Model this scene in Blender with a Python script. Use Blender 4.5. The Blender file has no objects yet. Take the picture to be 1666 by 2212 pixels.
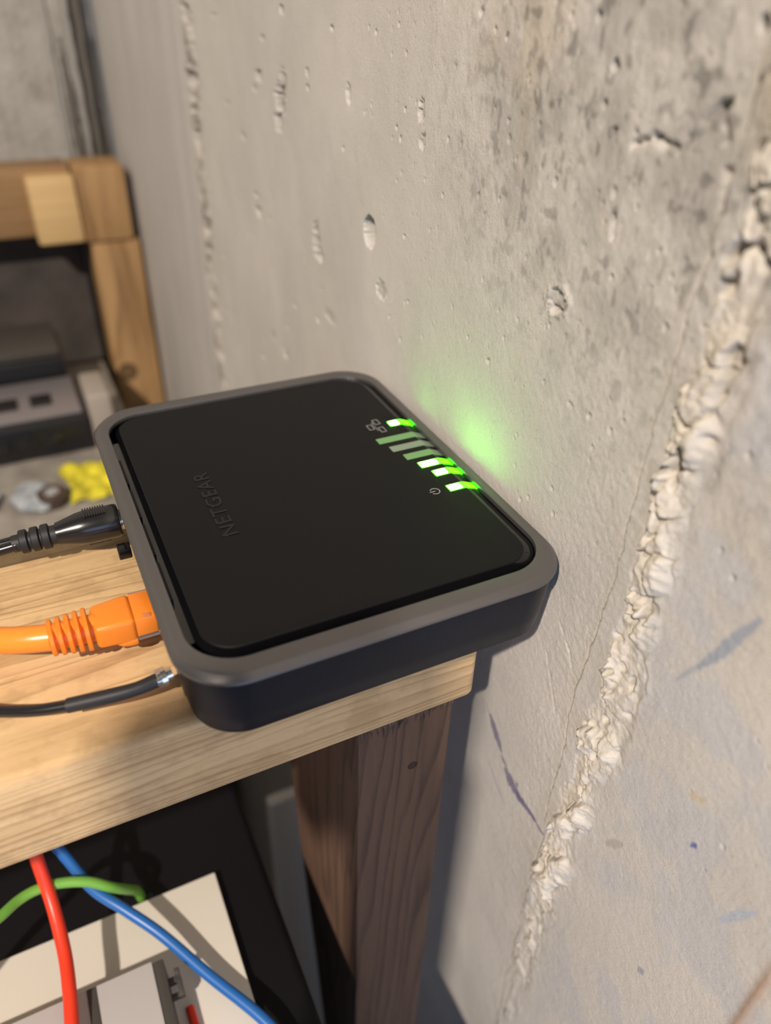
import bpy, bmesh, math, random
import numpy as np
from mathutils import Vector, Matrix
random.seed(3)
SC = bpy.context.scene
COL = SC.collection
MM = 0.001
def W(x, y, z):                       # millimetres around the modem -> world metres
    return Vector((x*MM, y*MM, z*MM + 1.0))

# ------------------------------------------------------------------ camera
cd = bpy.data.cameras.new('camera'); cam = bpy.data.objects.new('camera', cd); COL.objects.link(cam)
cam.location = W(-10.155, -98.373, 109.80)
R_ = Vector((0.90005836, -0.43496322, 0.02649431))
D_ = Vector((-0.23329962, -0.53232814, -0.81375552))
F_ = Vector((0.36805739, 0.72624635, -0.58060314))
cam.matrix_world = Matrix(((R_.x, -D_.x, -F_.x, cam.location.x), (R_.y, -D_.y, -F_.y, cam.location.y),
                           (R_.z, -D_.z, -F_.z, cam.location.z), (0, 0, 0, 1)))
cd.sensor_fit = 'VERTICAL'; cd.sensor_height = 36.0; cd.lens = 1645.56/2212*36.0
cd.clip_start = 0.005; cd.clip_end = 50
cd.dof.use_dof = True; cd.dof.focus_distance = 0.187; cd.dof.aperture_fstop = cd.lens/3.0
SC.camera = cam

# ------------------------------------------------------------------ world, lamps, exposure
wd = bpy.data.worlds.new('world'); SC.world = wd; wd.use_nodes = True
wd.node_tree.nodes['Background'].inputs[0].default_value = (0.80, 0.78, 0.80, 1)
wd.node_tree.nodes['Background'].inputs[1].default_value = 0.12
def lamp(name, typ, pos, target, energy, color, size=0.1, **kw):
    l = bpy.data.lights.new(name, typ); o = bpy.data.objects.new(name, l); COL.objects.link(o)
    o.location = W(*pos); l.energy = energy; l.color = color
    d = (W(*target) - o.location); o.rotation_euler = d.to_track_quat('-Z', 'Y').to_euler()
    if typ == 'AREA':
        l.shape = 'RECTANGLE'; l.size = size; l.size_y = kw.pop('size_y', size)
    else:
        l.shadow_soft_size = size
    for k, v in kw.items(): setattr(l, k, v)
    return o
lamp('ceiling_lamp', 'AREA', (-740, -720, 1026), (20, 40, 0), 30.5, (1.0, 0.87, 0.745), 0.035)
lamp('cool_fill', 'AREA', (-20, -640, -60), (60, 0, -20), 2.3, (0.46, 0.64, 1.0), 0.5, size_y=0.6)  # cool fill light from an unseen source in front
SC.view_settings.view_transform = 'Standard'; SC.view_settings.look = 'None'
SC.view_settings.gamma = 1.0; SC.view_settings.exposure = 0.0; SC.view_settings.use_curve_mapping = False

# ------------------------------------------------------------------ node helpers
def mat(name, base=(.5, .5, .5), rough=.5, metal=0., spec=.5, **kw):
    m = bpy.data.materials.new(name); m.use_nodes = True
    b = m.node_tree.nodes['Principled BSDF']
    b.inputs['Base Color'].default_value = (*base, 1); b.inputs['Roughness'].default_value = rough
    b.inputs['Metallic'].default_value = metal; b.inputs['Specular IOR Level'].default_value = spec
    for k, v in kw.items():
        b.inputs[k].default_value = v
    return m
class NT:
    def __init__(s, m): s.m = m; s.t = m.node_tree; s.n = s.t.nodes; s.b = s.n['Principled BSDF']
    def new(s, t, **kw):
        n = s.n.new(t)
        for k, v in kw.items(): setattr(n, k, v)
        return n
    def link(s, a, b): s.t.links.new(a, b)
    def coord(s, scale=(1000, 1000, 1000)):
        tc = s.new('ShaderNodeTexCoord'); mp = s.new('ShaderNodeMapping')
        mp.inputs['Scale'].default_value = scale; s.link(tc.outputs['Object'], mp.inputs[0]); return mp.outputs[0]
    def noise(s, v, scale, detail=3, rough=.55, dist=0):
        n = s.new('ShaderNodeTexNoise'); s.link(v, n.inputs['Vector']); n.inputs['Scale'].default_value = scale
        n.inputs['Detail'].default_value = detail; n.inputs['Roughness'].default_value = rough
        n.inputs['Distortion'].default_value = dist; return n.outputs[0]
    def ramp(s, f, stops):
        r = s.new('ShaderNodeValToRGB'); e = r.color_ramp.elements
        while len(e) < len(stops): e.new(0.5)
        for i, (p, c) in enumerate(stops): e[i].position = p; e[i].color = (*c, 1) if len(c) == 3 else c
        s.link(f, r.inputs[0]); return r.outputs[0]
    def math(s, op, a, b=None, c=None):
        n = s.new('ShaderNodeMath', operation=op)
        for i, v in enumerate((a, b, c)):
            if v is None: continue
            if isinstance(v, (int, float)): n.inputs[i].default_value = v
            else: s.link(v, n.inputs[i])
        return n.outputs[0]
    def mix(s, f, a, b, mode='MIX'):
        n = s.new('ShaderNodeMix', data_type='RGBA', blend_type=mode)
        for i, v in ((0, f), (6, a), (7, b)):
            if isinstance(v, (int, float)): n.inputs[i].default_value = v
            elif isinstance(v, tuple): n.inputs[i].default_value = (*v, 1)
            else: s.link(v, n.inputs[i])
        return n.outputs[2]
    def bump(s, h, strength, dist=0.001, prev=None):
        n = s.new('ShaderNodeBump'); n.inputs['Strength'].default_value = strength
        n.inputs['Distance'].default_value = dist; s.link(h, n.inputs['Height'])
        if prev: s.link(prev, n.inputs['Normal'])
        return n.outputs[0]

def wood(name, light, dark, spacing=1.7, centre=(30., -75.), along=0, rough=.55, knots=(), stain=None, tilt=0.0, contrast=1.0, bump=.25):
    """growth rings around an axis running along the board (0 = x, 2 = z); sizes in mm"""
    m = mat(name, light, rough, spec=.35); t = NT(m)
    v = t.coord(); sp = t.new('ShaderNodeSeparateXYZ'); t.link(v, sp.inputs[0])
    o = [sp.outputs[0], sp.outputs[1], sp.outputs[2]]
    L = o[along]; P, Q = [o[i] for i in range(3) if i != along]
    sc = [1, 1, 1]; sc[along] = .06
    vs = t.new('ShaderNodeMapping'); vs.inputs['Scale'].default_value = sc; t.link(v, vs.inputs[0]); vs = vs.outputs[0]
    n1 = t.noise(vs, .06, 2); n2 = t.noise(vs, .9, 4, .65); n3 = t.noise(vs, 4.5, 3, .6)
    p = t.math('SUBTRACT', P, centre[0]); q = t.math('SUBTRACT', Q, centre[1])
    q = t.math('ADD', q, t.math('MULTIPLY', L, tilt))
    for (kl, kp, kr) in knots:      # rings swerve around knots
        dl = t.math('SUBTRACT', L, kl); dp = t.math('SUBTRACT', P, kp)
        d = t.math('SQRT', t.math('ADD', t.math('MULTIPLY', dl, dl), t.math('MULTIPLY', dp, dp)))
        q = t.math('ADD', q, t.math('DIVIDE', kr*kr, t.math('ADD', d, kr*.35)))
    r = t.math('SQRT', t.math('ADD', t.math('MULTIPLY', p, p), t.math('MULTIPLY', q, q)))
    r = t.math('ADD', r, t.math('MULTIPLY', n1, 22.0)); r = t.math('ADD', r, t.math('MULTIPLY', n2, 1.0))
    fr = t.math('FRACT', t.math('DIVIDE', r, spacing))
    ring = t.ramp(fr, [(0, (0, 0, 0)), (.55, (.25,)*3), (.86, (1, 1, 1)), (1, (0, 0, 0))])
    f = t.math('MULTIPLY', ring, .55*contrast)
    f = t.math('ADD', f, t.math('MULTIPLY', t.math('SUBTRACT', n3, .5), .7*contrast))
    f = t.math('ADD', f, t.math('MULTIPLY', t.math('SUBTRACT', t.noise(vs, .25, 2), .45), 1.1*contrast))
    c = t.mix(f, light, dark); t.n[-1].clamp_factor = True
    for (kl, kp, kr) in knots:
        dl = t.math('SUBTRACT', L, kl); dp = t.math('SUBTRACT', P, kp)
        d = t.math('SQRT', t.math('ADD', t.math('MULTIPLY', dl, dl), t.math('MULTIPLY', dp, dp)))
        k = t.ramp(t.math('DIVIDE', d, kr), [(0, (.8,)*3), (.5, (.6,)*3), (.85, (1,)*3), (1, (0,)*3)])
        c = t.mix(k, c, tuple(x*.25 for x in dark))
    if stain:
        s = t.ramp(t.noise(v, .09, 4, .6), [(.52, (0,)*3), (.62, (1,)*3)])
        c = t.mix(t.math('MULTIPLY', s, stain[1]), c, stain[0])
    t.link(c, t.b.inputs['Base Color'])
    t.link(t.bump(t.math('ADD', ring, n3), bump, .0004), t.b.inputs['Normal'])
    return m

# ------------------------------------------------------------------ object helpers (all sizes in mm)
def tag(o, label=None, cat=None, group=None, kind=None):
    if label: o['label'] = label
    if cat: o['category'] = cat
    if group: o['group'] = group
    if kind: o['kind'] = kind
    return o
def thing(name, label, cat, base, group=None, kind=None):
    o = bpy.data.objects.new(name, None); o.empty_display_size = .01; COL.objects.link(o)
    o.location = W(*base); o['base_mm'] = [float(b) for b in base]
    return tag(o, label, cat, group, kind)
def base_of(p):
    b = Vector((0, 0, 0))
    while p is not None:
        b += Vector(p.get('base_mm', (0, 0, 0))); p = p.parent
    return b
def part(name, bm, m, parent=None, smooth=35, label=None, base=None):
    """bm in scene millimetres; becomes one mesh object under parent (or at base when top level)"""
    me = bpy.data.meshes.new(name)
    o = bpy.data.objects.new(name, me); COL.objects.link(o)
    if parent is not None:
        b = base_of(parent); o.parent = parent
    else:
        b = Vector(base or (0, 0, 0)); o.location = W(*b); o['base_mm'] = list(b)
    bmesh.ops.recalc_face_normals(bm, faces=bm.faces)
    for v in bm.verts: v.co = (v.co - b)*MM
    for f in bm.faces: f.smooth = smooth > 0
    bm.to_mesh(me); bm.free()
    if smooth: me.set_sharp_from_angle(angle=math.radians(smooth))
    for mm in (m if isinstance(m, (list, tuple)) else [m]): me.materials.append(mm)
    if label: o['label'] = label
    return o
def rr(x0, y0, x1, y1, r, n=8):
    out = []
    for cx, cy, a in ((x1-r, y1-r, 0), (x0+r, y1-r, 90), (x0+r, y0+r, 180), (x1-r, y0+r, 270)):
        for i in range(n+1):
            t = math.radians(a + 90*i/n); out.append((cx + r*math.cos(t), cy + r*math.sin(t)))
    return out
def loft(bm, rings, cap0=True, cap1=True, close=True, mi=0):
    R = [[bm.verts.new(p) for p in r] for r in rings]
    k = len(R[0])
    for a, b in zip(R, R[1:]):
        for i in range(k if close else k-1):
            f = bm.faces.new((a[i], a[(i+1) % k], b[(i+1) % k], b[i])); f.material_index = mi
    if cap0: bm.faces.new(R[0][::-1]).material_index = mi
    if cap1: bm.faces.new(R[-1]).material_index = mi
    return bm
def rrloft(spec, r0, n=8, cap0=True, cap1=True):
    """spec: (x0,y0,x1,y1,r,z)"""
    bm = bmesh.new()
    loft(bm, [[(x, y, z) for x, y in rr(x0, y0, x1, y1, r, n)] for (x0, y0, x1, y1, r, z) in spec], cap0, cap1)
    return bm
def box(x0, x1, y0, y1, z0, z1, bev=0, seg=2, bm=None):
    b = bm or bmesh.new(); n0 = len(b.verts)
    t = bmesh.new() if bm else b
    vs = [t.verts.new((x, y, z)) for x in (x0, x1) for y in (y0, y1) for z in (z0, z1)]
    for q in ((0, 1, 3, 2), (4, 6, 7, 5), (0, 4, 5, 1), (2, 3, 7, 6), (0, 2, 6, 4), (1, 5, 7, 3)):
        t.faces.new([vs[i] for i in q])
    if bev: bmesh.ops.bevel(t, geom=t.edges[:], offset=bev, segments=seg, profile=.5, affect='EDGES')
    if bm:
        mp = {v: b.verts.new(v.co) for v in t.verts}
        for f in t.faces: b.faces.new([mp[v] for v in f.verts])
        t.free()
    return b
def catmull(pts, sub=8):
    P = [Vector(p) for p in pts]; P = [P[0]*2-P[1]] + P + [P[-1]*2-P[-2]]; out = []
    for i in range(1, len(P)-2):
        for k in range(sub):
            t = k/sub; a, b, c, d = P[i-1:i+3]
            out.append(.5*((2*b) + (c-a)*t + (2*a-5*b+4*c-d)*t*t + (3*b-a-3*c+d)*t**3))
    out.append(P[-2]); return out
def tube(pts, rad, n=14, sub=8, bm=None, sm=True):
    """rad: number or list per control point (interpolated)"""
    path = catmull(pts, sub) if sm else [Vector(p) for p in pts]
    bm = bm or bmesh.new(); rings = []
    up = Vector((0, .05, 1))
    for i, p in enumerate(path):
        d = (path[min(i+1, len(path)-1)] - path[max(i-1, 0)]).normalized()
        s = d.cross(up).normalized(); u = s.cross(d).normalized()
        if isinstance(rad, (int, float)): r = rad
        else:
            f = i/(len(path)-1)*(len(rad)-1); a = int(min(f, len(rad)-2)); r = rad[a] + (rad[a+1]-rad[a])*(f-a)
        rings.append([p + s*(r*math.cos(2*math.pi*k/n)) + u*(r*math.sin(2*math.pi*k/n)) for k in range(n)])
    return loft(bm, rings)
def lathe(a, b, prof, n=28, bm=None, flat=None):
    """prof: (distance along a->b, radius)"""
    a, b = Vector(a), Vector(b); d = (b-a).normalized(); s = d.cross(Vector((0, 0, 1))).normalized(); u = s.cross(d)
    fy, fz = flat or (1, 1)
    bm = bm or bmesh.new()
    return loft(bm, [[a + d*t + s*(r*fy*math.cos(2*math.pi*k/n)) + u*(r*fz*math.sin(2*math.pi*k/n)) for k in range(n)] for t, r in prof])

# ------------------------------------------------------------------ numpy noise for the concrete
def hsh(i, j, s):
    n = (i.astype(np.int64)*374761393 + j.astype(np.int64)*668265263 + s*1274126177) & 0xffffffff
    n = ((n ^ (n >> 13))*1274126177) & 0xffffffff
    return ((n ^ (n >> 16)) & 0xffffff)/float(0xffffff)
def vnoise(a, b, s):
    i, j = np.floor(a), np.floor(b); fa, fb = a-i, b-j
    fa = fa*fa*(3-2*fa); fb = fb*fb*(3-2*fb)
    v = lambda di, dj: hsh(i+di, j+dj, s)
    return (v(0, 0)*(1-fa)+v(1, 0)*fa)*(1-fb) + (v(0, 1)*(1-fa)+v(1, 1)*fa)*fb
def fbm(a, b, s, o=4, g=.5):
    t = 0; w = 1; k = 0
    for q in range(o): t = t + w*vnoise(a, b, s+q*17); k += w; w *= g; a = a*2.03+11.3; b = b*2.03+5.7
    return t/k
def worley(a, b, s):
    i, j = np.floor(a), np.floor(b); f1 = np.full(a.shape, 9.); f2 = np.full(a.shape, 9.); idv = np.zeros(a.shape)
    for di in (-1, 0, 1):
        for dj in (-1, 0, 1):
            ci, cj = i+di, j+dj
            d = np.hypot(ci+.15+.7*hsh(ci, cj, s)-a, cj+.15+.7*hsh(ci, cj, s+7)-b)
            n = d < f1; f2 = np.where(n, f1, np.minimum(f2, d)); idv = np.where(n, hsh(ci, cj, s+3), idv); f1 = np.where(n, d, f1)
    return f1, f2, idv
def sstep(x, a, b):
    t = np.clip((x-a)/(b-a), 0, 1); return t*t*(3-2*t)

WX = 92.5
def axis(lo, hi, dlo, dhi, step, grow=1.05, mx=60):
    mid = list(np.arange(dlo, dhi, step)); a = [dlo]; s = step
    while a[-1] > lo: s = min(s*grow, mx); a.append(a[-1]-s)
    b = [mid[-1]]; s = step
    while b[-1] < hi: s = min(s*grow, mx); b.append(b[-1]+s)
    return np.array(a[::-1][:-1] + mid + b[1:])
def build_wall():
    ys = axis(-900, 640, -84, 130, .36, 1.02, 60); ys = ys[ys < 641]
    zs = axis(-1000, 1200, -150, 112, .42, 1.03, 60); zs[0] = -1000
    Y, Z = np.meshgrid(ys, zs, indexing='ij')
    wob = lambda s, k, a: a*(fbm(Z/k, Z*0+s, s)*2-1)
    h = .5*(fbm(Y/60, Z/60, 1)-.5) + .22*(fbm(Y/7, Z/9, 5, 4)-.5)
    col = np.empty(Y.shape+(3,)); col[:] = (.66, .63, .585)
    tone = fbm(Y/28, Z/40, 21, 4); col *= (0.86+.28*tone)[..., None]
    t2 = sstep(fbm(Y/55, Z/70, 31, 3), .42, .68); col = col*(1-.16*t2[..., None]) + np.array((.50, .48, .40))*.16*t2[..., None]
    # rougher, sandier concrete towards the near upper part
    ru = sstep(Z - .25*Y, 5, 75)*sstep(-Y, -110, -30)
    rz = fbm(Y/1.5, Z/2.2, 41, 3); h += ru*.30*(rz-.5); col *= (1-.24*ru*sstep(fbm(Y/6, Z/8, 45, 4), .35, .7)-.34*ru*sstep(fbm(Y/2.0, Z/2.8, 46, 3), .60, .72))[..., None]; col *= 1-ru[..., None]*sstep(fbm(Y/20, Z/26, 48, 3), .5, .75)[..., None]*np.array((.04, .10, .20))
    near = sstep(-Y, -150, -40)
    h += near*(.13+.10*np.exp(-((Y+2)/14)**2))*(fbm(Y/.9, Z/1.1, 43, 2)-.5) + near*.22*np.exp(-((Y+2)/13)**2)*(fbm(Y/4.5, Z/4.5, 47, 4)-.5)
    # ---- near form joint
    c1 = np.interp(Z, [-1000, -300, -88, -34, 10, 61, 90, 130, 1200], [-7, -6, -5.5, -4.5, -7.4, -8.3, -9.6, -11, -12]) + wob(3, 9, 1.3) + wob(4, 2.5, .5)
    c2 = np.interp(Z, [-1000, -83, -55, -25, 11, 63, 88, 1200], [-7.5, -8.3, -10.8, -12.8, -11.8, -13.0, -14.8, -16]) + wob(6, 7, 2.6) + wob(7, 3, 1.0)
    c3 = np.interp(Z, [-1000, -180, -66, -16, 18, 65, 88, 1200], [-12, -14, -19.4, -21.6, -20.0, -20.5, -25, -26]) + wob(9, 8, 3.2) + wob(11, 2.5, 1.0)
    live = sstep(Z, -190, -120)*.75+.25
    crk = np.exp(-((Y-c1)/.30)**2)*sstep(fbm(Z/6, Z*0, 51, 3), .34, .5)
    strip = sstep(-Y, -c1-.1, -c1+.5)*(1-sstep(-Y, -c2-.5, -c2+.4))
    h += strip*.75*live - .5*crk*live; col *= (1-.35*crk*live)[..., None]  # shade of the crack put into the colour as a dark line
    band = sstep(-Y, -c2-.1, -c2+.35)*(1-sstep(-Y, -c3-3.5, -c3+2.5))
    wy = Y + 3.0*(fbm(Y/4, Z/4, 61, 3)-.5); wz = Z + 3.5*(fbm(Y/4, Z/4, 63, 3)-.5)
    f1, f2, idv = worley(wy/7.5, (wz+.5*wy)/9.5, 71)
    g1, g2, idg = worley(wy/2.6, wz/3.1, 77)
    e1, e2, ide = worley(wy/1.1, wz/1.2, 79)
    cell = sstep(f2-f1, .0, .16)
    plateau = cell*(.25+1.0*idv) + 1.5*np.sqrt(np.clip(1-1.25*f1*f1, 0, 1))*(.2+.9*idv)                                   # broken slabs of differing height
    knob = np.clip(1-g1*1.15, 0, 1)**.7*(idg > .3)*(.25+.8*idg)
    fine = .32*np.clip(1-e1*1.2, 0, 1)*(ide > .3) + .8*(fbm(Y/1.3, Z/1.3, 81, 4)-.5)
    patch = sstep(fbm(Y/9, Z/11, 83, 2), .30, .52)
    lump = (.35+.65*patch)*(plateau + 1.0*knob) + fine*(.5+.5*patch)
    h += band*lump*live
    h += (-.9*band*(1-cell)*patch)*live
    col *= (1-.4*band*(1-cell)*patch)[..., None]  # shade in the crevices between lumps put into the colour
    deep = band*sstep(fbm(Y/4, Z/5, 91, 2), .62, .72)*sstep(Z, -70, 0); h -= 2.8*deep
    lf = 1.0-.3*deep  # deep hollows get shade in the colour too
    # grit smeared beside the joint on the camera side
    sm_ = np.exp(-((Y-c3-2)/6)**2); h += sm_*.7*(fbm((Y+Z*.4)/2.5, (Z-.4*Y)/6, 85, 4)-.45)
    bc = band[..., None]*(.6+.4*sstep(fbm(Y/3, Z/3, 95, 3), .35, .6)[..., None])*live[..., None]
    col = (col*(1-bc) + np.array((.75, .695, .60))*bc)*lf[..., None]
    # slope falling away on the camera side of the joint
    h += .5*sstep(-Y, -c3-1, -c3+2)*(1-sstep(-Y, 18, 60))
    cool = sstep(-Y, 16, 30)[..., None]
    cz = sstep(fbm(Y/14+Z/60, Z/16-Y/30, 97, 4), .42, .62)[..., None]
    col = col*(1-.55*cool*cz) + np.array((.60, .61, .64))*.55*cool*cz  # bluish tint of the cool light put into the concrete colour
    col = col*(1-.35*cool*(1-cz)) + np.array((.74, .69, .62))*.35*cool*(1-cz)
    # ragged fissure running from the joint up and inward, and flaked edge beside the joint
    def crack(pts, w, d, seed):
        nonlocal h
        P = np.array(pts, float)
        for (y0, z0), (y1, z1) in zip(P, P[1:]):
            L = math.hypot(y1-y0, z1-z0); u = ((Y-y0)*(y1-y0)+(Z-z0)*(z1-z0))/L/L; uc = np.clip(u, 0, 1)
            dd = np.hypot(Y-(y0+uc*(y1-y0)), Z-(z0+uc*(z1-z0))) + 1.3*(fbm(Y/2, Z/2, seed, 3)-.5)
            h = h - d*np.exp(-(dd/w)**2)*sstep(fbm(Y/4, Z/4, seed+5, 2), .36, .5)
    crack([(15.5, 85), (9, 88), (2, 87), (-4, 94), (-9, 97), (-14, 101), (-20, 106)], .55, 1.4, 101)
    crack([(-4, 94), (-8, 88), (-9.5, 80)], .7, 1.0, 103)
    crack([(16, 78), (14.6, 74), (14, 70)], .35, .9, 105)
    crack([(6, -22), (1, -27), (-2, -33)], .3, .25, 107); crack([(9, -34), (4, -44), (1, -50)], .25, .22, 109)
    # pits and bug holes
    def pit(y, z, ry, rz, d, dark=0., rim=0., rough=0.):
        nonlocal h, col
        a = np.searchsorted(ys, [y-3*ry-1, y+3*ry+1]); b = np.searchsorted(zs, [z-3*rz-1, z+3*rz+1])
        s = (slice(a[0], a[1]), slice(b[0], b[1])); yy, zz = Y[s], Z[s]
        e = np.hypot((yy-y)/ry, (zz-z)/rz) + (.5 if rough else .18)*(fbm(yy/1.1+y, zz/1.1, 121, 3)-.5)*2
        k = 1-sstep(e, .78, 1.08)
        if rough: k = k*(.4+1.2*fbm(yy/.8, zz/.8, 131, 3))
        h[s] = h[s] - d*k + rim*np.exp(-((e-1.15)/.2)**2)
        col[s] = col[s]*(1-dark*k[..., None])  # recess shade put into the colour along with the depth
    pit(121.0, 43.2, 4.3, 4.6, 15.0, .75)  # deep hole, its inner shade also darkened in the colour
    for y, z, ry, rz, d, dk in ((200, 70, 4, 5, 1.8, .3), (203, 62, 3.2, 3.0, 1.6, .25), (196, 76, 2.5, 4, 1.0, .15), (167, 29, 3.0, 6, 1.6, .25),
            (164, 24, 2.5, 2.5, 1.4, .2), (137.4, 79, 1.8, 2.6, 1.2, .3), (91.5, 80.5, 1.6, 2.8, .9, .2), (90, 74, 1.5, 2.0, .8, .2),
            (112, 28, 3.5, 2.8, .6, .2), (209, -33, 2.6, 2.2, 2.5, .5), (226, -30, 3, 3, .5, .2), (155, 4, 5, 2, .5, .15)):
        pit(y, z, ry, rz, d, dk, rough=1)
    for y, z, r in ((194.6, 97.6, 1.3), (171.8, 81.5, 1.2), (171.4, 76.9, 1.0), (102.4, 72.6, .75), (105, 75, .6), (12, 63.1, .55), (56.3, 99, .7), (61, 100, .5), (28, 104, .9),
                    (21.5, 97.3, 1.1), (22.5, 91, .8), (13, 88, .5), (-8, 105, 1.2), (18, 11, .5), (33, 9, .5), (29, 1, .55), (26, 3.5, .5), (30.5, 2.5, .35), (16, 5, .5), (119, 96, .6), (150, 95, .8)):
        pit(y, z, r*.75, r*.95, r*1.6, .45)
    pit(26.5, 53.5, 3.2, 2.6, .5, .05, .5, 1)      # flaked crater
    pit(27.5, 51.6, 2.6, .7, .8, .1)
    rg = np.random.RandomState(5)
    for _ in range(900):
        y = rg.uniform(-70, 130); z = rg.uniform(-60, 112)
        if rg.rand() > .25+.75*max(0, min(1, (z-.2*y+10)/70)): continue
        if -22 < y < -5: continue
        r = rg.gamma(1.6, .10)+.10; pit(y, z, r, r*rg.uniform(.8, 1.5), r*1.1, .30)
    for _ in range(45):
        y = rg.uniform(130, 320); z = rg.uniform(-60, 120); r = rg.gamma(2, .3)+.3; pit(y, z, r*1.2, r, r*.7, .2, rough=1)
    # ---- far form joint
    fj = np.interp(Z, [-200, 0, 90, 200], [340, 333, 329, 325]) + wob(13, 20, 3)
    fb = np.exp(-((Y-fj)/7.5)**4); f1, f2, idv = worley(Y/7, Z/7, 141)
    h += fb*(3.2*np.clip(1-f1, 0, 1)*idv - 3.5*sstep(fbm(Y/6, Z/9, 151, 3), .52, .68))
    col = col*(1-.4*fb[..., None]) + np.array((.56, .50, .42))*.4*fb[..., None]
    dkk = (fb*sstep(fbm(Y/7, Z/9, 161, 3), .5, .64))[..., None]; col = col*(1-.5*dkk)
    smooth_far = sstep(Y, 345, 360)[..., None]; col = col*(1-.5*smooth_far)+np.array((.58, .57, .56))*.5*smooth_far
    # vertical trowel streaks near the far corner
    st = fbm(Y/5, Z/300, 171, 3)[..., None]; col = col*(1-smooth_far*.10*sstep(st, .4, .7))
    # pencil and chalk marks, rust line at the next form joint
    def blot(p0, p1, w, c, a, seed=201):
        nonlocal col
        (y0, z0), (y1, z1) = p0, p1; L = math.hypot(y1-y0, z1-z0)
        u = np.clip(((Y-y0)*(y1-y0)+(Z-z0)*(z1-z0))/L/L, 0, 1)
        dd = np.hypot(Y-(y0+u*(y1-y0)), Z-(z0+u*(z1-z0)))/(w*(.35+.65*np.sin(np.pi*np.clip(u, .06, .94))))
        k = ((1-sstep(dd+.9*(fbm(Y/1.3, Z/1.3, seed, 3)-.5), .55, 1.1))*a)[..., None]
        col = col*(1-k)+np.array(c)*k
    PU = (.13, .10, .24)
    blot((26.8, -80), (19.2, -88), 2.0, PU, .75); blot((18.2, -90), (15.8, -91.5), 1.2, PU, .6, 205)
    blot((15.0, -93), (7, -97), 3.4, PU, .75, 207); blot((9, -96), (-1, -96.5), 1.7, PU, .85, 209); blot((-1, -96.5), (-7, -98), .8, PU, .6, 211)
    blot((24, -100), (13, -108), .5, PU, .5, 213)
    blot((-33.5, 1), (-41, 20), 1.5, (.30, .36, .46), .75, 215); blot((-30, -6), (-34, 3), .7, (.36, .40, .46), .6, 216)
    blot((-41.5, -30), (-45, -27), 1.3, (.66, .56, .40), .8, 217); blot((-46.3, -42), (-47.2, -40), .8, (.10, .15, .42), .9, 219)
    blot((-58, -52), (-63, -40), 1.2, (.42, .52, .68), .6, 221); blot((-47.5, -97), (-48.5, -95), 1.2, (.28, .32, .45), .7, 223)
    blot((-20, -75), (-60, -8), 2.0, (.52, .54, .56), .2, 225); blot((-23, -90), (-50, -60), 3.0, (.52, .55, .58), .2, 227)
    blot((-27, -70), (-31, -64), 1.6, (.36, .34, .31), .5, 229)
    ry = -70.5 + wob(17, 12, .6)
    rl = (np.exp(-((Y-ry)/1.3)**2)*sstep(-Z, 38, 55)*.8)[..., None]; col = col*(1-rl)+np.array((.34, .19, .09))*rl
    h -= 1.2*sstep(-Y, -ry, -ry+1)*sstep(-Z, 30, 60)
    edge = sstep(Y, -900, -860)*1.0
    h = np.clip(h, -15, 4.8)
    V = np.empty(Y.shape+(3,)); V[..., 0] = (WX-h)*MM; V[..., 1] = Y*MM; V[..., 2] = Z*MM+1.0
    ny, nz = Y.shape; idx = np.arange(ny*nz).reshape(ny, nz)
    F = np.stack([idx[:-1, :-1], idx[:-1, 1:], idx[1:, 1:], idx[1:, :-1]], -1).reshape(-1, 4)
    # thickness: a plain slab behind the face
    me = bpy.data.meshes.new('wall_right')
    ex = np.array([[(WX+140)*MM, a*MM, b*MM+1] for a, b in ((ys[0], zs[0]), (ys[-1], zs[0]), (ys[-1], zs[-1]), (ys[0], zs[-1]))])
    e0 = ny*nz; vv = np.concatenate([V.reshape(-1, 3), ex])
    me.vertices.add(len(vv)); me.vertices.foreach_set('co', vv.ravel())
    nf = len(F); extra = [[e0, e0+1, e0+2, e0+3],
          [int(idx[0, 0]), e0, e0+3, int(idx[0, -1])], [int(idx[-1, 0]), int(idx[-1, -1]), e0+2, e0+1],
          [int(idx[0, -1]), e0+3, e0+2, int(idx[-1, -1])]]
    A = np.concatenate([F, np.array(extra)])
    me.loops.add(A.size); me.loops.foreach_set('vertex_index', A.ravel().astype(np.int32))
    me.polygons.add(len(A)); me.polygons.foreach_set('loop_start', (np.arange(len(A))*4).astype(np.int32))
    me.update(calc_edges=True)
    sm = np.ones(len(A), bool); sm[-4:] = False; me.polygons.foreach_set('use_smooth', sm)
    ca = me.color_attributes.new('tone', 'FLOAT_COLOR', 'POINT')
    cc = np.ones((len(vv), 4)); cc[:e0, :3] = np.clip(col.reshape(-1, 3), 0, 1); cc[e0:, :3] = .45
    ca.data.foreach_set('color', cc.ravel().astype(np.float32))
    m = mat('concrete_right', rough=.82, spec=.3); t = NT(m)
    at = t.new('ShaderNodeAttribute', attribute_name='tone'); v = t.coord()
    c = t.mix(t.math('MULTIPLY', t.ramp(t.noise(v, 1.6, 5, .7), [(.35, (0,)*3), (.7, (1,)*3)]), .22), at.outputs[0], (.30, .28, .25))
    sp = t.ramp(t.noise(v, 2.6, 2, .5), [(.68, (0,)*3), (.74, (1,)*3)])
    c = t.mix(t.math('MULTIPLY', sp, .45), c, (.14, .13, .12))
    sw = t.ramp(t.noise(v, 3.4, 2, .5), [(.68, (0,)*3), (.75, (1,)*3)])
    c = t.mix(t.math('MULTIPLY', sw, .25), c, (.86, .82, .74))
    t.link(c, t.b.inputs['Base Color'])
    t.link(t.bump(t.noise(v, 2.2, 6, .7), .55, .0005), t.b.inputs['Normal'])
    me.materials.append(m)
    o = bpy.data.objects.new('wall_right', me); COL.objects.link(o); o['kind'] = 'structure'
    return o
build_wall()

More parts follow.
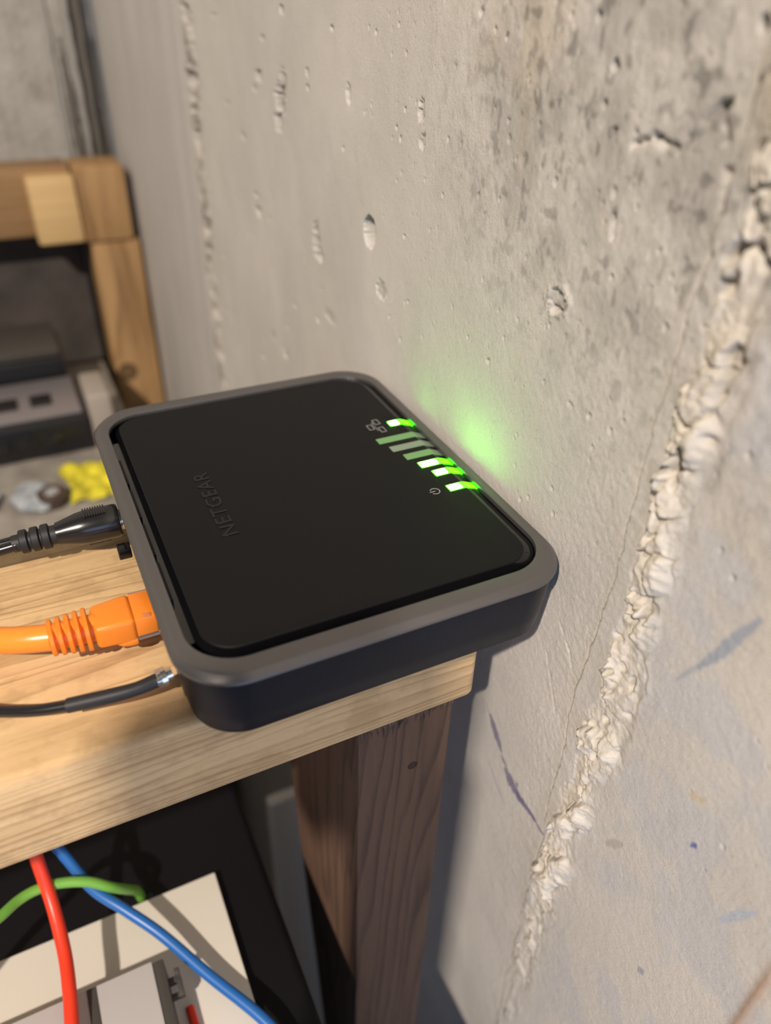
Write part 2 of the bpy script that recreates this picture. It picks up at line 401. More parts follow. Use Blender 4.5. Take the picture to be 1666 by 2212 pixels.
# ------------------------------------------------------------------ back wall and floor
mcb = mat('concrete_back', rough=.85, spec=.3); t = NT(mcb); v = t.coord()
c = t.ramp(t.noise(v, .035, 5, .6), [(.30, (.27, .255, .22)), (.52, (.40, .385, .35)), (.72, (.50, .48, .45))])
vm = t.new('ShaderNodeMapping'); vm.inputs['Scale'].default_value = (1, 1, .02); t.link(v, vm.inputs[0])
c = t.mix(t.math('MULTIPLY', t.ramp(t.noise(vm.outputs[0], .14, 4, .6), [(.45, (0,)*3), (.62, (1,)*3)]), .5), c, (.47, .455, .42))
t.link(c, t.b.inputs['Base Color']); t.link(t.bump(t.noise(v, .2, 5, .6), .5, .004), t.b.inputs['Normal'])
def struct(name, bm, m, base=(0, 0, 0)):
    o = part(name, bm, m, None, 30, base=base); o['kind'] = 'structure'; return o
wb = struct('wall_back', box(-1500, WX-1.5, 641, 760, -1000, 1200), mcb, (0, 641, -1000))
# raised fins: streaks of shade in the corner put into colour and shape
mfin = mat('corner_streak', (.36, .345, .32), .85)
mshade = mat('streak_shade', (.14, .125, .105), .8)
def fin(x0, x1, y0, y1, z0, z1, seed, m, name):
    bm = bmesh.new(); rg = random.Random(seed); rings = []
    n = 26
    for i in range(n+1):
        f = i/n; z = z0+(z1-z0)*f; w = math.sin(math.pi*min(max(f, .03), .97))**.6*(.85+.3*rg.random())
        cx = (x0+x1)/2 + rg.uniform(-.6, .6)
        hw = (x1-x0)/2*w; rings.append([(cx-hw, y1, z), (cx-hw*.6, y0+(1-w)*(y1-y0)*.7, z), (cx+hw*.6, y0+(1-w)*(y1-y0)*.7, z), (cx+hw, y1, z)])
    loft(bm, rings); part(name, bm, m, wb, 40)
fin(70, 76, 633, 642, -70, 150, 1, mfin, 'corner_streak')
fin(77.5, 83, 628, 642, -95, 170, 2, mshade, 'corner_streak')
fin(86, 90, 630, 642, -90, 60, 3, mshade, 'corner_streak')
fin(62, 69, 636, 642, -80, 60, 4, mshade, 'corner_streak')
fin(54, 60, 638, 642, -80, 160, 5, mfin, 'corner_streak')
mfl = mat('floor_slab', (.30, .29, .27), .85); t = NT(mfl); v = t.coord()
t.link(t.ramp(t.noise(v, .01, 6, .6), [(.3, (.20, .19, .175)), (.7, (.36, .345, .32))]), t.b.inputs['Base Color'])
struct('floor', box(-1500, WX-4, -900, 760, -1080, -1001), mfl, (0, 0, -1080))

# ------------------------------------------------------------------ near lumber shelf (board on a post)
LB = (.70, .50, .29); DB = (.40, .235, .10)
w_board = wood('pine_board', (.73, .51, .27), (.36, .205, .085), 2.0, (150., -40.), 0, .5, tilt=.018, contrast=1.0, stain=((.34, .21, .10), .3))
w_post = wood('old_fir', (.165, .095, .062), (.055, .033, .024), 4, (-90., 130.), 2, .75, tilt=.12, knots=((930, 38, 1.6),), contrast=1.0, bump=.4)
shelf = thing('lumber_shelf', 'pine board laid on a rough fir post, carrying the black modem', 'shelf', (20, 50, -1000))
bm = box(-420, 74, 12.2, 93, -46.5, -20.0)
bmesh.ops.bevel(bm, geom=bm.edges[:], offset=2.2, segments=4, profile=.5, affect='EDGES')
part('shelf_board', bm, w_board, shelf, 40)
bm = bmesh.new(); rings = []
rg = random.Random(4)
for z, yb in ((-1000, 50), (-600, 50), (-312, 51.5), (-250, 60), (-190, 69), (-134, 77), (-90, 80), (-46.5, 82)):
    q = 1.5; x0, x1, y0, y1 = 41.3, 69.5, 14.5, yb
    rings.append([(x0+q, y0, z), (x0+.4, y0+.4, z), (x0, y0+q, z), (x0, y1-q, z), (x0+q, y1, z), (x1-q, y1, z), (x1, y1-q, z), (x1, y0+q, z), (x1-.4, y0+.4, z), (x1-q, y0, z)])
loft(bm, rings); post = part('post', bm, w_post, shelf, 40, label='rough reddish fir post with a splintered top end')
# splinters along the sawn top of the post
msp = mat('splinter_wood', (.17, .11, .075), .8); msd = mat('dark_crevice', (.03, .02, .015), .9)
bm = bmesh.new(); bd = bmesh.new()
for i in range(46):
    x = rg.uniform(42, 69); L = rg.uniform(2, 7)*(1 if x < 60 else .7); w = rg.uniform(.15, .45)
    z1 = -46.6-rg.uniform(0, 2.0)
    tgt = bd if rg.random() < .42 else bm
    d = .5 if tgt is bm else .12
    a = [tgt.verts.new(p) for p in ((x-w, 14.52, z1), (x+w, 14.52, z1), (x+rg.uniform(-.5, .5), 14.5, z1-L*(.6 if tgt is bd else 1)), (x, 14.5-d, z1-L*.25))]
    for f in ((0, 1, 3), (1, 2, 3), (2, 0, 3), (0, 2, 1)): tgt.faces.new([a[k] for k in f])
o = part('splinter_fringe', bm, msp, post, 0); o['kind'] = 'stuff'
o = part('end_crevice', bd, msd, post, 0); o['kind'] = 'stuff'
# small knot and dark specks on the post front are in its material

# ------------------------------------------------------------------ modem
K_body = mat('black_satin_plastic', (.0035, .0055, .0125), .42, spec=.22)
K_plate = mat('matte_black_plastic', (.0050, .0050, .0058), .5, spec=.20)
K_gloss = mat('gloss_black_plastic', (.005, .005, .006), .13, spec=.5)
K_port = mat('mirror_black_panel', (.02, .017, .015), .06, spec=1.0)
K_bez = mat('graphite_metal', (.185, .178, .178), .37, metal=.8)
K_dark = mat('gap_black', (.004, .004, .004), .7)
modem = thing('modem', 'square black modem with grey rim and green lights, against the concrete wall', 'modem', (45, 60, -20))
X0, Y0, X1, Y1 = 0., 1.0, 90.9, 120.0
def ins(d, r, z): return (X0+d, Y0+d, X1-d, Y1-d, r, z)
part('body', rrloft([ins(5.0, 9.5, -20), ins(3.4, 10.5, -19.6), ins(2.5, 11, -18.5), ins(1.7, 12, -13), ins(1.0, 12.6, -6), ins(.75, 12.8, -2.6), ins(.75, 12.8, -1.9), ins(1.1, 12.5, -1.9), ins(1.3, 12.3, -4.4)], 0, 12), K_body, modem, 50)
# port side panel
bm = rrloft([(X0+2.2, 17, X0+6, 104, .6, -17.9), (X0+1.95, 17, X0+6, 104, .6, -17.6), (X0+.75, 17, X0+6, 104, .6, -3.3), (X0+1.0, 17, X0+6, 104, .6, -3.0)], 0, 3)
part('port_panel', bm, K_port, modem, 30, label='glossy port panel facing the cables')
# rim
prof = [(.95, 12.6, -2.1), (.2, 13.3, -2.1), (0, 13.5, -1.95), (.05, 13.45, -1.35), (1.15, 12.8, -.14), (1.5, 12.5, 0)]
inn = [(3.6, 11, 0), (3.85, 10.8, -.12), (3.95, 10.7, -.4), (3.95, 10.7, -1.25), (3.3, 11.3, -1.4), (.95, 12.6, -2.0)]
def rim_ring(d, r, z, side):
    if side == 0: return (X0+d, Y0+d, X1-d, Y1-d, r, z)
    return (X0+d-.1, Y0+d+1.6, X1-d+.1, Y1-d-1.5, r, z)
bm = bmesh.new()
loft(bm, [[(x, y, z) for x, y in rr(*rim_ring(d, r, z, s)[:5], 12)] for s, L in ((0, prof), (1, inn[:-1]), (0, inn[-1:])) for d, r, z in L], False, False)
bmesh.ops.remove_doubles(bm, verts=bm.verts, dist=.001)
part('rim', bm, K_bez, modem, 28, label='graphite grey rim around the top')
# recess floor
# top plate, with its gloss flank
PX0, PY0, PX1, PY1 = 7.0, 9.6, 84.0, 112.0
plate = part('top_plate', rrloft([(PX0+.2, PY0+.2, PX1-.2, PY1-.2, 7, -1.6), (PX0, PY0, PX1, PY1, 7, -1.3), (PX0, PY0, PX1, PY1, 7, -.38), (PX0+.25, PY0+.25, PX1-.25, PY1-.25, 6.8, -.2)], 0, 12), K_plate, modem, 30)
part('plate_flank', rrloft([(5.6, 8.5, 89.3, 117.0, 8, -4.0), (5.7, 8.6, 89.5, 117.2, 8, -3.2), (6.3, 9.1, 87.6, 115.4, 7.8, -1.75), (6.6, 9.3, 86.6, 114.4, 7.6, -1.25), (6.9, 9.5, 84.2, 112.1, 7.2, -.48), (7.3, 9.9, 83.7, 111.7, 6.9, -.45)], 0, 12), K_gloss, modem, 30, label='gloss black sloping flank of the top plate')
for i, (a, b) in enumerate(((24, 37), (40, 52), (56, 66.5), (69, 77))):
    part('vent_slat', box(a, b, 6.2, 7.6, -3.6, -1.45, .15), K_body, modem, 30)
for i, (a, b) in enumerate(((30, 44), (47, 60), (63, 76), (79, 92))):
    part('vent_slat', box(3.4, 4.6, a, b, -3.6, -1.5, .15), K_body, modem, 30)
# light pipes
def emis(name, c, s, base=(.2, .8, .1)):
    m = mat(name, base, .3); b = m.node_tree.nodes['Principled BSDF']
    b.inputs['Emission Color'].default_value = (*c, 1); b.inputs['Emission Strength'].default_value = s; return m
M_core = emis('led_core', (.28, 1.0, .13), 36.0)
M_lit = emis('led_green', (.05, 1.0, .0), 4.0, (.1, .6, .02))
M_flank = emis('led_flank', (.03, 1.0, .0), 13.0, (.1, .6, .02))
M_dim = emis('milky_pipe', (.05, .35, .03), .05, (.22, .27, .22))  # faint emission stands for light bleeding over from lit neighbours
M_dimg = emis('milky_green_pipe', (.08, .6, .02), .14, (.16, .27, .14))  # same painted bleed, a little greener
K_green = (.2, 1.0, .03)
leds = [(79.9, 79.2, 'lit'), (72.4, 71.0, 'dimg'), (74.1, 65.7, 'dim'), (75.8, 60.4, 'dimg'), (77.5, 55.1, 'lit'), (79.1, 49.9, 'lit'), (79.0, 42.1, 'lit')]
def bar(xl, xr, yc, w, z0, z1, bev=.0):
    return rrloft([(xl, yc-w/2, xr, yc+w/2, min(.45, w/3), z0), (xl, yc-w/2, xr, yc+w/2, min(.45, w/3), z1)], 0, 3)
for xl, yc, st in leds:
    bm = bmesh.new(); w = 1.45
    pr = [(xl, -.28), (xl+.15, -.10), (83.9, -.10), (84.5, -.30), (86.6, -1.13), (88.9, -2.55), (88.9, -3.6), (84.5, -3.6), (84.0, -1.0), (xl, -.8)]
    a = [bm.verts.new((x, yc-w, z)) for x, z in pr]; b = [bm.verts.new((x, yc+w, z)) for x, z in pr]
    bm.faces.new(a[::-1]); bm.faces.new(b)
    for i in range(len(pr)):
        f = bm.faces.new((a[i], a[(i+1) % 10], b[(i+1) % 10], b[i]))
        if i in (3, 4, 5, 6): f.material_index = 1
    m = {'lit': (M_lit, M_flank), 'dimg': (M_dimg, M_dim), 'dim': (M_dim, M_dim)}[st]
    pipe = part('light_pipe', bm, m, modem, 30, label='lit green light pipe' if st == 'lit' else 'unlit milky light pipe')
    if st == 'lit':
        part('glowing_core', bar(xl+.25, 83.0, yc, 2.5, -.6, -.06), M_core, pipe, 30)
# printed icons
K_ink = mat('icon_ink', (.30, .29, .30), .5)
def frame_sq(bm, x0, x1, y0, y1, w=.22, z0=-.22, z1=-.17):
    for a in ((x0, x1, y0, y0+w), (x0, x1, y1-w, y1), (x0, x0+w, y0+w, y1-w), (x1-w, x1, y0+w, y1-w)):
        box(a[0], a[1], a[2], a[3], z0, z1, bm=bm)
bm = bmesh.new()
frame_sq(bm, 76.1, 77.9, 80.4, 83.3); frame_sq(bm, 73.3, 75.0, 78.0, 81.0); frame_sq(bm, 76.0, 77.7, 75.6, 78.6)
for a in ((75.4, 75.6, 77.1, 82.0), (75.4, 76.1, 81.7, 81.9), (75.0, 75.5, 79.4, 79.6), (75.4, 76.0, 77.0, 77.2), (75.4, 75.7, 79.0, 80.2)): box(*a, -.22, -.17, bm=bm)
part('network_icon', bm, K_ink, plate, 0)
bm = bmesh.new(); n = 30; cx, cy = 75.4, 42.4; rings = []
for i in range(n+1):
    t = math.radians(215 + 290*i/n) ; co, si = math.cos(t), math.sin(t)
    rings.append([(cx+r*co, cy+r*si, z) for r, z in ((1.12, -.22), (1.38, -.22), (1.38, -.17), (1.12, -.17))])
loft(bm, rings); box(cx-1.5, cx+.1, cy-.14, cy+.14, -.22, -.17, bm=bm)
part('power_icon', bm, K_ink, plate, 0)
# raised lettering
cu = bpy.data.curves.new('lettering', 'FONT'); cu.body = 'NETGEAR'; cu.size = 5.4; cu.space_character = 1.13; cu.extrude = .12; cu.bevel_depth = .035; cu.offset = .02
to = bpy.data.objects.new('lettering_src', cu); COL.objects.link(to); bpy.context.view_layer.update()
me = bpy.data.meshes.new_from_object(to.evaluated_get(bpy.context.evaluated_depsgraph_get())); bpy.data.objects.remove(to)
co = np.array([v.co for v in me.vertices]); lo_, hi_ = co.min(0), co.max(0)
for v in me.vertices:
    u = (v.co.x-lo_[0])/(hi_[0]-lo_[0]); q = (v.co.y-lo_[1])/(hi_[1]-lo_[1])
    y = 45.4 + 29.3*u; x = 23.9 - 3.95*q
    v.co = (Vector((x, y, -.26+(v.co.z-lo_[2])*.7)) - base_of(plate))*MM
me.materials.append(mat('lettering_black', (.003, .003, .004), .22, spec=.55)); me.name = 'lettering'
lt = bpy.data.objects.new('lettering', me); COL.objects.link(lt); lt.parent = plate
part('reset_button', box(-2.6, .6, 63.2, 66.6, -13.2, -10.2, .35, 3), K_gloss, modem, 40)
part('port_socket', box(1.05, 2.6, 32.8, 43.8, -14.2, -6.6, .2), K_dark, modem, 30)
part('foot', lathe((12, 20, -20.02), (12, 20, -19), [(0, 3), (.6, 3)], 16), K_dark, modem, 30)

# ------------------------------------------------------------------ orange network cable
K_or = mat('orange_rubber', (.86, .235, .018), .38, spec=.5)
K_orc = mat('orange_jacket', (.90, .27, .03), .30, spec=.5)
K_clear = mat('clear_plastic', (1, .98, .96), .03, spec=.4, **{'IOR': 1.25}); K_clear.node_tree.nodes['Principled BSDF'].inputs['Transmission Weight'].default_value = .92
K_gold = mat('gold_contact', (.8, .5, .15), .3, metal=1)
net = thing('network_cable', 'orange network cable plugged into the middle of the modem', 'cable', (-12, 38, -18))
cyo = 38.2
bm = box(-12.3, -3.6, cyo-5.0, cyo+4.8, -13.6, -7.0, 1.1, 4)
for v in bm.verts:
    k = max(0, min(1, (-7.-v.co.x)/5.)); v.co.y = cyo + (v.co.y-cyo)*(1-.12*k); v.co.z = -10.3+(v.co.z+10.3)*(1-.10*k)
part('boot', bm, K_or, net, 45)
part('latch_guard', lathe((-8.6, cyo-3.2, -13.4), (-3.7, cyo-3.2, -13.4), [(0, .2), (.5, .9), (1.5, 1.5), (3.5, 1.9), (4.6, 1.8), (4.9, 1.3)], 18), K_or, net, 45)
part('clear_plug', box(-3.9, 1.0, cyo-4.6, cyo+4.4, -13.0, -7.6, .3), K_clear, net, 30, label='clear plastic plug')
part('wire_bundle', box(-3.75, .8, cyo-4.75, cyo+4.55, -12.4, -7.45, .3), K_or, net, 30)
bm = box(-3.8, 1.0, cyo-4.9, cyo-4.6, -13.2, -12.2, .08); box(-2.0, -.2, cyo-4.6, cyo-3.4, -7.5, -7.2, .08, bm=bm); box(-3.6, .9, cyo+4.3, cyo+4.7, -8.2, -7.3, .08, bm=bm)
part('plug_edge', bm, K_clear, net, 30)
part('boot_neck', lathe((-21.2, cyo+.6, -10.3), (-11, cyo, -10.3), [(0, 3.0), (9.9, 3.1)], 24), K_or, net, 45)
for i, x in enumerate((-13.6, -15.4, -17.2, -19.0, -20.8)):
    s = 1-.035*i
    bmx = bmesh.new()
    def rrx(hw, hh, r): return [(a, b) for a, b in rr(-hw, -hh, hw, hh, r, 5)]
    loft(bmx, [[(xx, cyo+.1*i+a, -10.3+b) for a, b in rrx(4.5*s-q, 3.75*s-q, 2.2)] for xx, q in ((x-.55, .25), (x-.35, 0), (x+.35, 0), (x+.55, .25))])
    part('strain_rib', bmx, K_or, net, 40)
part('jacket', tube([(-20.6, 38.9, -10.4), (-25.5, 40.6, -10.7), (-31.1, 43.8, -11.6), (-40, 50.5, -13.5), (-60, 66, -16.6), (-100, 80, -16.9), (-180, 60, -16.9), (-300, 60, -16.9)], 3.0, 20), K_orc, net, 60)

# ------------------------------------------------------------------ black power cable
K_cab = mat('black_gloss_rubber', (.012, .012, .013), .22, spec=.6)
K_cabm = mat('black_matte_rubber', (.02, .02, .022), .5, spec=.4)
K_steel = mat('nickel', (.75, .72, .68), .18, metal=1)
pw = thing('power_cable', 'black power cable with ribbed plug, behind the orange cable', 'cable', (-14, 76, -16))
A, B = (.2, 75.3, -9.2), (-25.8, 77.0, -10.3)
part('plug_body', lathe(A, B, [(0, 3.6), (.25, 4.2), (1, 4.45), (8.2, 4.45), (10.5, 4.15), (14.6, 3.1), (15.6, 2.9)], 32), K_cab, pw, 40)
bm = bmesh.new()
for i in range(9):
    for sgn in (1, -1):
        x = -3.2-i*.62
        box(x-.18, x+.18, 75.5-1.9, 75.5+1.9, -9.3+sgn*4.36-.18, -9.3+sgn*4.36+.18, bm=bm)
o = part('grip_ridges', bm, K_cab, pw, 0)
part('plug_neck', lathe((-13, 76.1, -9.75), (-26, 77.0, -10.4), [(0, 2.5), (3, 2.5), (12.9, 2.2)], 20), K_cabm, pw, 45)
for x, r in ((-18.0, 3.25), (-20.5, 3.15), (-23.2, 3.05)):
    f = (-x-1.3)/24.5
    part('strain_rib', lathe((x+1.0, 75.3+1.7*f, -9.2-1.1*f), (x-1.0, 75.3+1.7*f+.1, -9.2-1.1*f-.08), [(0, r-.3), (.2, r), (1.7, r), (1.95, r-.3)], 26), K_cabm, pw, 40)
part('barrel_tip', lathe((1.8, 75.2, -9.1), (-1.5, 75.3, -9.2), [(0, 2.7), (1.4, 2.7), (1.6, 3.1), (2.1, 3.1), (2.3, 2.6), (3.3, 2.6)], 24), K_steel, pw, 40, label='nickel barrel tip')
bm = tube([(-25, 76.0, -10.3), (-32.3, 76.9, -11.5), (-42, 78.6, -13.6), (-60, 82, -17.2), (-100, 84, -18.3), (-200, 80, -18.3), (-300, 80, -18.3)], 1.45, 12)
tube([(-25, 78.3, -10.5), (-32.3, 79.3, -11.7), (-42, 81.0, -13.8), (-60, 84.6, -17.3), (-100, 86.6, -18.4), (-200, 82.6, -18.4), (-300, 82.6, -18.4)], 1.45, 12, bm=bm)
part('twin_cord', bm, K_cab, pw, 60)

# ------------------------------------------------------------------ thin black antenna cable
ant = thing('antenna_cable', 'thin black antenna cable nearest the board front, metal end in modem', 'cable', (-15, 22, -18))
bm = lathe((.6, 19.8, -12.2), (-2.4, 19.7, -12.6), [(0, 1.2), (1.2, 1.2), (1.25, 2.0), (2.3, 2.0), (2.35, 1.5), (3.0, 1.5)], 20)
box(-2.9, -1.0, 17.9, 21.6, -13.2, -11.6, .15, bm=bm); box(-2.6, -.5, 18.6, 21.0, -14.6, -13.0, .15, bm=bm)
part('snap_connector', bm, K_steel, ant, 35, label='nickel snap connector')
part('heat_shrink', tube([(-2.6, 19.6, -12.8), (-7, 19.4, -13.2), (-12.2, 20.4, -14.0), (-20.6, 22.9, -15.6)], [1.55, 1.45, 1.6, 1.6], 18), K_cabm, ant, 60)
part('jacket', tube([(-20.0, 22.7, -15.5), (-26.6, 25.2, -16.6), (-33.6, 29.0, -17.6), (-46, 36, -18.6), (-80, 44, -18.7), (-160, 38, -18.7), (-300, 38, -18.7)], 1.3, 14), K_cab, ant, 60)

# ------------------------------------------------------------------ far lumber frame
w_far_shaded = wood('far_pine_shaded', (.34, .21, .10), (.17, .095, .04), 6, (0., -20.), 0, .6, contrast=.8)  # shade on the rail put into its darker pine colour
w_farp = wood('far_pine_post', (.44, .27, .12), (.17, .09, .035), 9, (90., 600.), 2, .6, knots=((812, 22, 9.),), contrast=1.1)
fr = thing('pine_rack', 'blurred pine rack in the far corner, knot low on its post', 'rack', (40, 575, -1000))
part('rail', box(-420, 47, 566, 596, -68, -18, 2, 2), w_far_shaded, fr, 40)
part('corner_block', box(14, 48, 553, 594, -72, -23, 2.5, 2), wood('far_pine_block', (.66, .46, .22), (.46, .28, .11), 6, (0., -20.), 0, .6, contrast=.7), fr, 40, label='paler pine block')
part('corner_block', box(48.2, 86, 556, 596, -74, -18, 2.5, 2), w_farp, fr, 40)
part('post', box(52, 90, 559, 596, -1000, -74.1, 2, 2), w_farp, fr, 40)

# ------------------------------------------------------------------ far shelf and what lies on it
m_sh = mat('grey_laminate', (.30, .27, .24), .6); t = NT(m_sh); v = t.coord()
t.link(t.ramp(t.noise(v, .05, 4), [(.35, (.22, .20, .175)), (.65, (.36, .33, .29))]), t.b.inputs['Base Color'])
fs = thing('far_shelf', 'greyish shelf board beyond the near board, cluttered with devices', 'shelf', (-150, 440, -1000))
part('shelf_board', box(-420, 43, 316, 552, -188, -170, 2), m_sh, fs, 30)
part('leg', box(-420, -380, 330, 540, -1000, -188, 2), m_sh, fs, 30)
part('leg', box(3, 40, 440, 540, -1000, -188, 2), m_sh, fs, 30)
m_box = mat('charcoal_fabric', (.055, .048, .045), .9); t = NT(m_box); v = t.coord()
t.link(t.ramp(t.noise(v, .03, 4), [(.3, (.04, .034, .032)), (.7, (.085, .072, .066))]), t.b.inputs['Base Color'])
tb = thing('storage_box', 'tall charcoal box standing behind the far devices', 'box', (-150, 600, -1000))
part('carcass', box(-420, 49, 600, 638, -1000, -78, 3), m_box, tb, 40)
part('lid', box(-420, 50, 597.5, 638, -90, -71, 3), m_box, tb, 40)
m_bk = mat('device_black', (.012, .012, .014), .35); m_sil = mat('device_silver', (.28, .26, .27), .35, metal=.3); m_bei = mat('beige_plastic', (.36, .32, .28), .55)
d1 = thing('network_box', 'wide black device with grey top panel on the far shelf', 'network device', (-150, 440, -170))
part('case', box(-400, 14, 402, 470, -170, -143.5, 2.5, 3), m_bk, d1, 40)
part('top_panel', box(-400, 11, 408, 468, -143.6, -142, .6), m_sil, d1, 40)
for i in range(5): part('port', box(-84+i*17, -72+i*17, 400.6, 403, -160, -151, .4), K_cab, d1, 30)
for i in range(4): part('vent_bar', box(-86+i*22, -72+i*22, 425, 442, -142.05, -141.2, .2), m_bk, d1, 30)
d2 = thing('black_recorder', 'low black slab resting on the back of the wide device', 'recorder', (-150, 500, -170))
part('case', box(-400, 10, 472, 530, -170, -128, 3, 3), m_bk, d2, 40)
part('lid', box(-400, 8, 472, 528, -127.9, -121, 2, 2), mat('slab_grey', (.06, .055, .05), .5), d2, 40)
ad = thing('power_adapter', 'beige block at the right end of the far devices', 'adapter', (20, 425, -170))
part('case', box(15, 31, 404, 445, -170, -131, 2.5, 3), m_bei, ad, 40)
part('cord_collar', lathe((22, 404, -158), (22, 398, -160), [(0, 4), (5, 2.6)], 14), m_bei, ad, 40)
# crumpled things near the shelf edge
def crumple(name, label, cat, cx, cy, cz, rx, ry, rz, m, seed, flat=.0, sub=4):
    bm = bmesh.new(); bmesh.ops.create_icosphere(bm, subdivisions=sub, radius=1)
    rg2 = np.random.RandomState(seed); dirs = rg2.normal(size=(26, 3)); dirs /= np.linalg.norm(dirs, axis=1)[:, None]; offs = rg2.uniform(.62, 1.0, 26)
    for v in bm.verts:
        d = v.co.normalized(); k = min([o/max(.12, float(np.dot(dirs[i], d))) for i, o in enumerate(offs) if float(np.dot(dirs[i], d)) > .12] + [1.35])
        k = min(k, 1.35)
        v.co = Vector((cx+d.x*k*rx, cy+d.y*k*ry, max(cz, cz+rz+d.z*k*rz)))
    return tag(part(name, bm, m, None, 25, base=(cx, cy, cz)), label, cat)
m_bag = mat('pale_film', (.42, .47, .52), .35); t = NT(m_bag); v = t.coord()
t.link(t.ramp(t.noise(v, .12, 4, .6), [(.35, (.22, .26, .31)), (.6, (.50, .54, .56))]), t.b.inputs['Base Color'])
crumple('plastic_bag', 'pale blue-grey crumpled plastic bag left of the brown roll', 'bag', -30, 352, -170, 15, 21, 4.5, m_bag, 5)
crumple('plastic_bag', 'pale plastic bag at the left frame edge, farther from the brown roll', 'bag', -66, 356, -170, 15, 20, 4, m_bag, 9)
m_yel = mat('yellow_film', (.72, .66, .035), .45); t = NT(m_yel); v = t.coord()
t.link(t.ramp(t.noise(v, .12, 3, .5), [(.35, (.50, .44, .03)), (.6, (.78, .70, .04))]), t.b.inputs['Base Color'])
bm = bmesh.new(); NX, NY = 14, 16; g = {}
for i in range(NX+1):
    for j in range(NY+1):
        u, w_ = i/NX, j/NY; x = -11+30*u + 2.5*math.sin(w_*5); y = 336+46*w_ + 2*math.sin(u*6)
        if u > .75 and w_ < .18: y += 5
        g[i, j] = (x, y, -169.6 + 2.6*abs(math.sin(u*7+w_*3))+1.5*abs(math.sin(w_*9)))
T_ = {k: bm.verts.new(p) for k, p in g.items()}; U_ = {k: bm.verts.new((p[0], p[1], p[2]-.3)) for k, p in g.items()}
for i in range(NX):
    for j in range(NY):
        bm.faces.new((T_[i, j], T_[i+1, j], T_[i+1, j+1], T_[i, j+1])); bm.faces.new((U_[i, j], U_[i, j+1], U_[i+1, j+1], U_[i+1, j]))
for i in range(NX):
    for j in (0, NY): bm.faces.new((T_[i, j], T_[i+1, j], U_[i+1, j], U_[i, j]))
for j in range(NY):
    for i in (0, NX): bm.faces.new((T_[i, j], T_[i, j+1], U_[i, j+1], U_[i, j]))
tag(part('yellow_wrapper', bm, m_yel, None, 25, base=(4, 358, -170)), 'bright yellow crinkled wrapper on the far shelf beside the modem', 'wrapper')
m_brn = mat('brown_tape', (.07, .045, .035), .5)
tr = thing('tape_roll', 'dark brown roll of tape between pale bag and yellow wrapper', 'tape', (-17, 340, -170))
bm = bmesh.new(); rings = []
for i in range(33):
    a = 2*math.pi*i/32; rings.append([(-20+r*math.cos(a), 344+r*math.sin(a), z) for r, z in ((4.6, -170), (8.6, -170), (8.8, -169.6), (8.8, -161.6), (8.4, -161.2), (4.6, -161.2))])
loft(bm, rings, False, False); part('tape', bm, m_brn, tr, 35)
bm = bmesh.new(); rings = []
for i in range(33):
    a = 2*math.pi*i/32; rings.append([(-20+r*math.cos(a), 344+r*math.sin(a), z) for r, z in ((3.9, -170), (4.55, -170), (4.55, -161.0), (3.9, -161.0), (3.9, -170))][:4])
loft(bm, rings, False, False); part('cardboard_core', bm, mat('core_card', (.38, .36, .33), .8), tr, 35)

# unseen upright added to shade the board front and post, with a short crossbar
w_blocker = wood('blocker_pine', (.50, .36, .20), (.28, .17, .08), 4, (90., 60.), 2, .6)
up = thing('shade_blocker', 'pine stud with a short crossbar, unseen, added to shade the pine board and fir post', 'blocker', (-121, -148, -1000))
part('post', box(-132, -111, -154, -142, -1000, 164.9, 1, 2), w_blocker, up, 40)
part('crossbar', box(-170, -116, -155, -141, 165, 210, 1, 2), w_blocker, up, 40)

# ------------------------------------------------------------------ equipment under the board
m_blk = mat('black_cabinet', (.0045, .004, .0055), .6, spec=.2); m_crm = mat('cream_panel', (.74, .70, .62), .6)
cab = thing('equipment_cabinet', 'black cabinet below the pine board with a cream panel lying on it', 'cabinet', (-100, 30, -1000))
part('carcass', box(-420, 19.5, -60, 102, -1000, -168, 4, 3), m_blk, cab, 40)
part('top', box(-420, 22, -63, 104, -167.9, -154, 3, 3), m_blk, cab, 40)
crm = part('cream_panel', box(-330, 4.8, -56, 54.8, -153.9, -150, .5, 2), m_crm, None, 40, base=(-160, 0, -154))
tag(crm, 'cream flat panel lying on the black cabinet under the coloured cables', 'panel')
m_gry = mat('grey_enclosure', (.52, .50, .50), .5); m_dg = mat('dark_trim_and_shade', (.06, .055, .05), .5)
sw = thing('network_switch', 'grey flat box on the cream panel at the bottom left', 'network device', (-120, 0, -150))
part('case', box(-240, -20.8, -50, 28.4, -150, -138, .6, 2), m_gry, sw, 40)
part('end_shade', box(-20.9, -17.6, -50, 28.0, -150, -138.6, .4, 2), m_dg, sw, 40)  # shaded right side of the box set as a dark strip
part('top_seam', box(-39.8, -37.2, -49, 28.0, -138.05, -137.6, .1), m_dg, sw, 30)
bm = bmesh.new(); box(-19.5, -14.2, 21.0, 23.0, -143.5, -141.5, .3, bm=bm); box(-15.4, -13.8, 16.5, 23.0, -143.8, -141.2, .3, bm=bm); box(-15.4, -13.8, 21.2, 23.2, -142, -137.5, .3, bm=bm); box(-19.5, -14.0, 16.6, 18.2, -143.6, -141.6, .3, bm=bm)
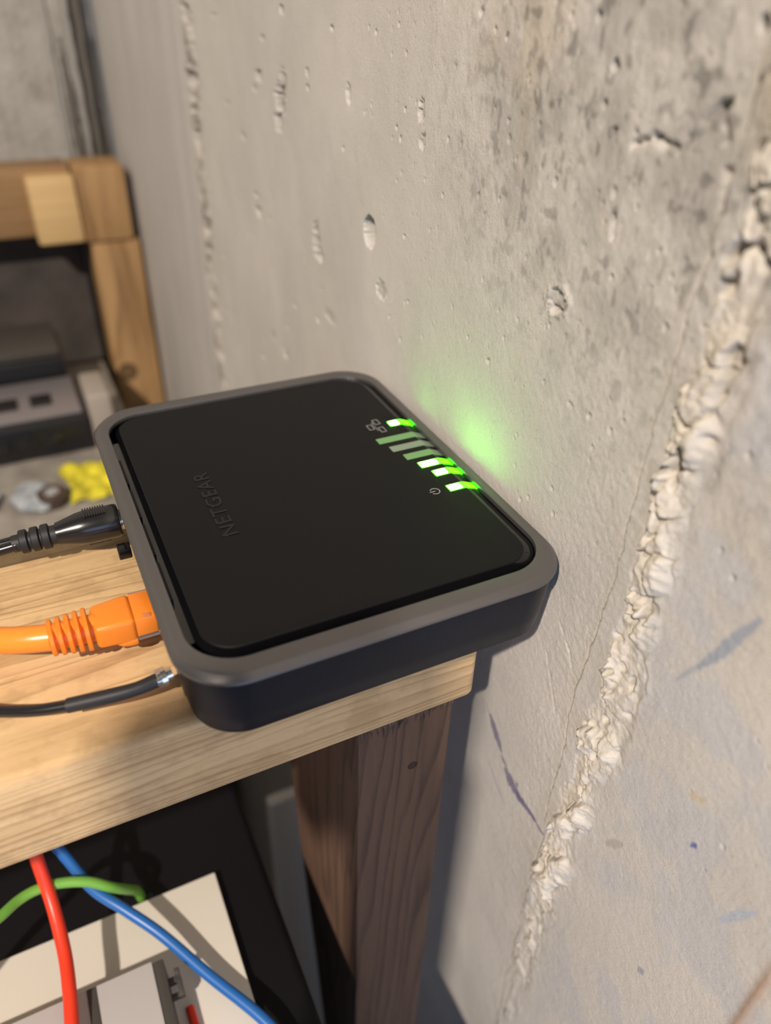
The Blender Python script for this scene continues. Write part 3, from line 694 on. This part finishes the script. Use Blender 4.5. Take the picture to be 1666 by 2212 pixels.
part('latch_hook', bm, m_dg, sw, 30, label='small dark hook on the box corner')
m_red = mat('red_jacket', (.80, .050, .020), .35); m_blu = mat('blue_jacket', (.02, .13, .42), .35); m_grn = mat('green_jacket', (.17, .42, .06), .4)
def cable(name, label, pts, r, m, grp=None):
    o = part(name, tube(pts, r, 14), m, None, 60, base=pts[2]); tag(o, label, 'cable', grp)
cable('patch_cable', 'red network cable hanging in front of the black cabinet', [(-46, 84, -88), (-45.6, 73, -96), (-45.3, 63.6, -105), (-45, 58.8, -118), (-44, 50.3, -126), (-43.3, 37.7, -131), (-43.5, 27.1, -132), (-44.2, 18.4, -133), (-46, 0, -134.5), (-50, -20, -135.5), (-54, -44, -135.9)], 2.0, m_red)
cable('patch_cable', 'blue network cable running down to the right over the cream panel', [(-56, 86, -96), (-50, 78, -104), (-43.6, 70.2, -112), (-38.3, 63.2, -122), (-32.8, 54.4, -131), (-25.1, 46.3, -136), (-16.3, 35.7, -140), (-6.2, 19.8, -143.5), (6.3, 0, -146), (11, -14, -149.5), (14, -30, -152.1), (15, -56, -152.2)], 1.75, m_blu)
cable('patch_cable', 'green network cable arching from the left frame edge', [(-110, 10, -128), (-80, 36, -120), (-64.6, 45.3, -118), (-57.5, 50.2, -120), (-52.6, 54.4, -122), (-47.4, 56.2, -123), (-40.9, 56, -124), (-33.3, 54.1, -126), (-27.5, 52.5, -131), (-23.5, 54.5, -139), (-21, 57.5, -147), (-20.2, 58.4, -153.8)], 1.6, m_grn)
cable('patch_cable', 'short red cable end lying beside the grey box', [(-13.6, 15.5, -148.5), (-13.2, 9, -148.6), (-12.4, 2, -148.6), (-11, -20, -148.6), (-10, -45, -148.6)], 1.3, m_red)

# pale slab standing in for a lit patch of wall behind the post
pb = thing('lit_patch_slab', 'pale slab standing in for a lit wall patch, left of the fir post', 'board', (72, 182, -1000))
part('slab', box(56, 88, 178, 186, -1000, -314, 1.5, 2), mat('lit_patch_pale', (.80, .78, .74), .6), pb, 40)
